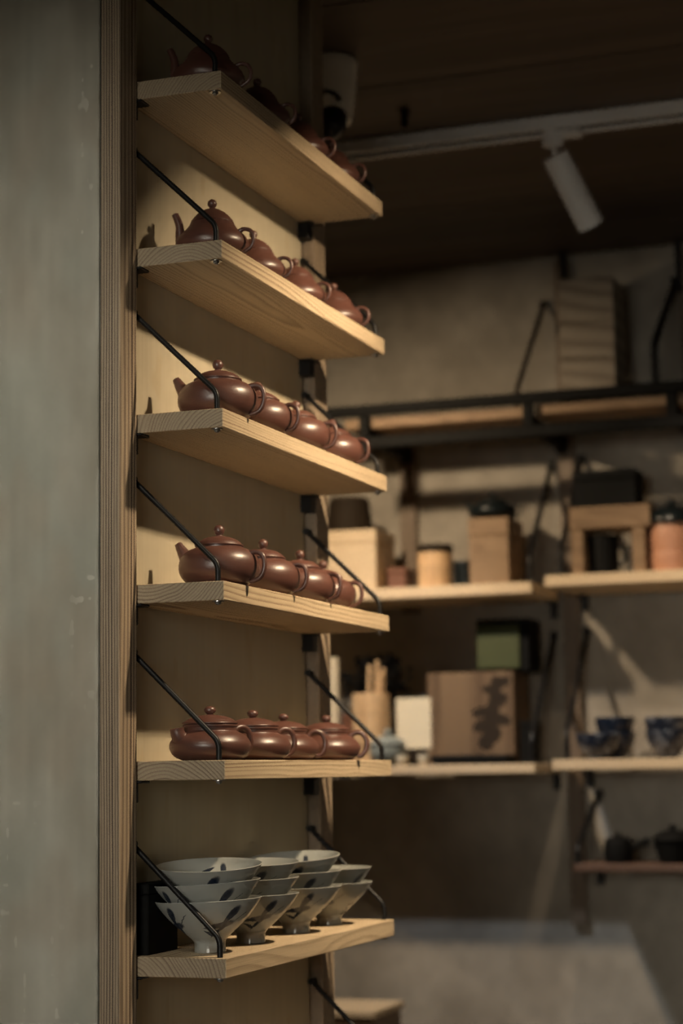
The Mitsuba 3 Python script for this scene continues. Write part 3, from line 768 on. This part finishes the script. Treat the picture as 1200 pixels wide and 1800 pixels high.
put('celadon_jar__body', lathe([(0, 0), (0.030, 0), (0.034, 0.006), (0.054, 0.022), (0.060, 0.045), (0.057, 0.062), (0.054, 0.066), (0.054, 0.066), (0, 0.066)], 36, (-0.580, 3.11, ZC), sub=3), 'celadon', 40)
put('celadon_jar__lid', lathe([(0, 0.0663), (0.058, 0.0663), (0.060, 0.070), (0.048, 0.084), (0.024, 0.094), (0.010, 0.097), (0, 0.097)], 36, (-0.580, 3.11, ZC), sub=3), 'celadon', 40)
put('celadon_jar__lid__knob', ball((-0.580, 3.11, ZC + 0.107), 0.014, 0.8), 'celadon', 40)
lab('celadon_jar', 'grey green lidded bowl in front of the tool cup', 'jar')
for i, (x, yq, r) in enumerate(((-0.527, 3.092, 0.022), (-0.455, 3.095, 0.019))):
    put(num('tea_cup', i), lathe([(0, 0), (r * .5, 0), (r * .6, 0.003), (r * .95, 0.018), (r, 0.030), (r * .93, 0.030), (r * .85, 0.018), (0, 0.006)], 28, (x, yq, ZC), sub=2), 'cream', 40)
    lab(num('tea_cup', i), ['tiny cream cup next to the grey green lidded bowl', 'tiny cream cup in front of the cream card'][i], 'cup', 'tiny cream cups')
put('tea_tray__tray', cbox(-0.430, -0.180, 3.085, 3.190, ZC + 0.006, ZC + 0.030, 0.004), 'matte_black')
for i, x in enumerate((-0.42, -0.20)):
    put(num('tea_tray__foot', i), cbox(x, x + 0.012, 3.09, 3.185, ZC, ZC + 0.0065), 'matte_black')
lab('tea_tray', 'flat black tray in front of the brown board', 'tray')
# brown board box with a painted plant
put('painted_box__body', cbox(-0.472, -0.184, 3.20, 3.39, ZC, 1.712, 0.003), 'dark_board')
rs = np.random.RandomState(9)
bl = []
from shapely.geometry import Point, LineString
from shapely import affinity
from shapely.ops import unary_union
stem = LineString([(-0.272, 1.49), (-0.268, 1.55), (-0.258, 1.60), (-0.252, 1.655)]).buffer(0.009)
sh = [stem]
for (x, z, a, b, r) in ((-0.245, 1.648, .020, .012, 30), (-0.262, 1.628, .018, .010, -30), (-0.250, 1.600, .022, .014, 60), (-0.275, 1.572, .026, .012, 10), (-0.252, 1.552, .026, .014, -20), (-0.283, 1.535, .018, .012, 40), (-0.262, 1.512, .022, .016, 80), (-0.275, 1.490, .014, .018, 0)):
    sh.append(affinity.translate(affinity.rotate(affinity.scale(Point(0, 0).buffer(1, 8), a, b), r), x, z))
figure = unary_union(sh)
figure = affinity.scale(figure, 1.7, 1.2, origin=(-0.262, 1.57)).buffer(0.003)
pm = trimesh.creation.extrude_polygon(figure, 0.0012, engine='earcut')
pm.vertices = pm.vertices[:, [0, 2, 1]] * [1, -1, 1] + [0.006, 3.2002, 0.012]
pm.invert()
put('painted_box__painted_plant', pm, 'sepia_paint')
lab('painted_box', 'large brown wooden box with a dark painted plant on its front', 'box')
lab('painted_box__painted_plant', 'dark brushed plant motif')
put('green_box__front', cbox(-0.308, -0.168, 3.222, 3.232, 1.7235, 1.862, 0.001), 'green_card')
put('green_box__case', cbox(-0.314, -0.138, 3.2325, 3.38, 1.712, 1.882, 0.003), 'matte_black')
lab('green_box', 'dark box with an olive green front, standing on the brown wooden box', 'box')
wooden_box('dark_small_box', -0.165, -0.118, 3.20, 3.27, ZC, 1.552, 0.02, 'matte_black', 'small dark box at the end of the far shelf, right of the brown box')

# third row, right run: bowls
def small_bowl(key, c, r, h, mt, label, group=None):
    prof = [(0, 0), (r * .42, 0), (r * .45, h * .08), (r * .52, h * .14), (r * .82, h * .45), (r * .97, h * .80), (r, h), (r * .96, h), (r * .92, h * .80), (r * .7, h * .4), (0, h * .16)]
    put(key, lathe(prof, 40, c, sub=3), mt, 40)
    lab(key, label, 'bowl', group)


small_bowl('far_bowl', (0.096, 3.15, ZCR), 0.068, 0.078, 'floral_glaze', 'grey patterned bowl in front of the dark blue bowls')
small_bowl('far_bowl_001', (0.125, 3.285, ZCR), 0.062, 0.085, 'blue_glaze', 'lower dark blue bowl behind the grey patterned bowl')
small_bowl('far_bowl_002', (0.122, 3.285, ZCR + 0.046), 0.063, 0.085, 'blue_glaze', 'upper dark blue bowl behind the grey patterned bowl')
small_bowl('far_bowl_003', (0.306, 3.19, ZCR), 0.067, 0.086, 'floral_glaze', 'lower floral blue bowl at the right end of the far shelf')
small_bowl('far_bowl_004', (0.304, 3.19, ZCR + 0.040), 0.068, 0.086, 'floral_glaze', 'upper floral blue bowl at the right end of the far shelf')

# lowest row
put('side_handle_pot__body', lathe([(0, 0), (0.036, 0), (0.043, 0.006), (0.046, 0.04), (0.042, 0.066), (0.036, 0.074), (0.020, 0.080), (0, 0.081)], 32, (0.139, 3.20, ZD), sub=3), 'matte_black', 40)
put('side_handle_pot__handle', tube([(0.176, 3.195, ZD + 0.040), (0.205, 3.19, ZD + 0.056), (0.238, 3.185, ZD + 0.068)], [0.008, 0.0095, 0.013], 12), 'matte_black', 40)
put('side_handle_pot__knob', ball((0.139, 3.20, ZD + 0.086), 0.009), 'matte_black', 40)
lab('side_handle_pot', 'small black pot with a straight side handle on the low reddish shelf', 'teapot')
put('lidded_pot__body', lathe([(0, 0), (0.036, 0), (0.044, 0.006), (0.056, 0.05), (0.060, 0.068), (0.060, 0.068), (0, 0.068)], 32, (0.310, 3.20, ZD), sub=3), 'matte_black', 40)
put('lidded_pot__lid', lathe([(0, 0.0685), (0.062, 0.0685), (0.060, 0.078), (0.040, 0.094), (0.012, 0.101), (0, 0.102)], 32, (0.310, 3.20, ZD), sub=3), 'matte_black', 40)
put('lidded_pot__lid__knob', ball((0.310, 3.20, ZD + 0.108), 0.011), 'matte_black', 40)
lab('lidded_pot', 'wide black lidded pot at the right end of the low reddish shelf', 'pot')

# wooden crate by the far wall
put('crate__body', cbox(-0.86, -0.60, 2.98, 3.26, 0.0, 0.640, 0.004), 'dark_board')
put('crate__top', cbox(-0.87, -0.59, 2.97, 3.27, 0.6405, 0.664, 0.004), 'far_wood')
lab('crate', 'wooden crate below the far shelves, beyond the near upright', 'crate')
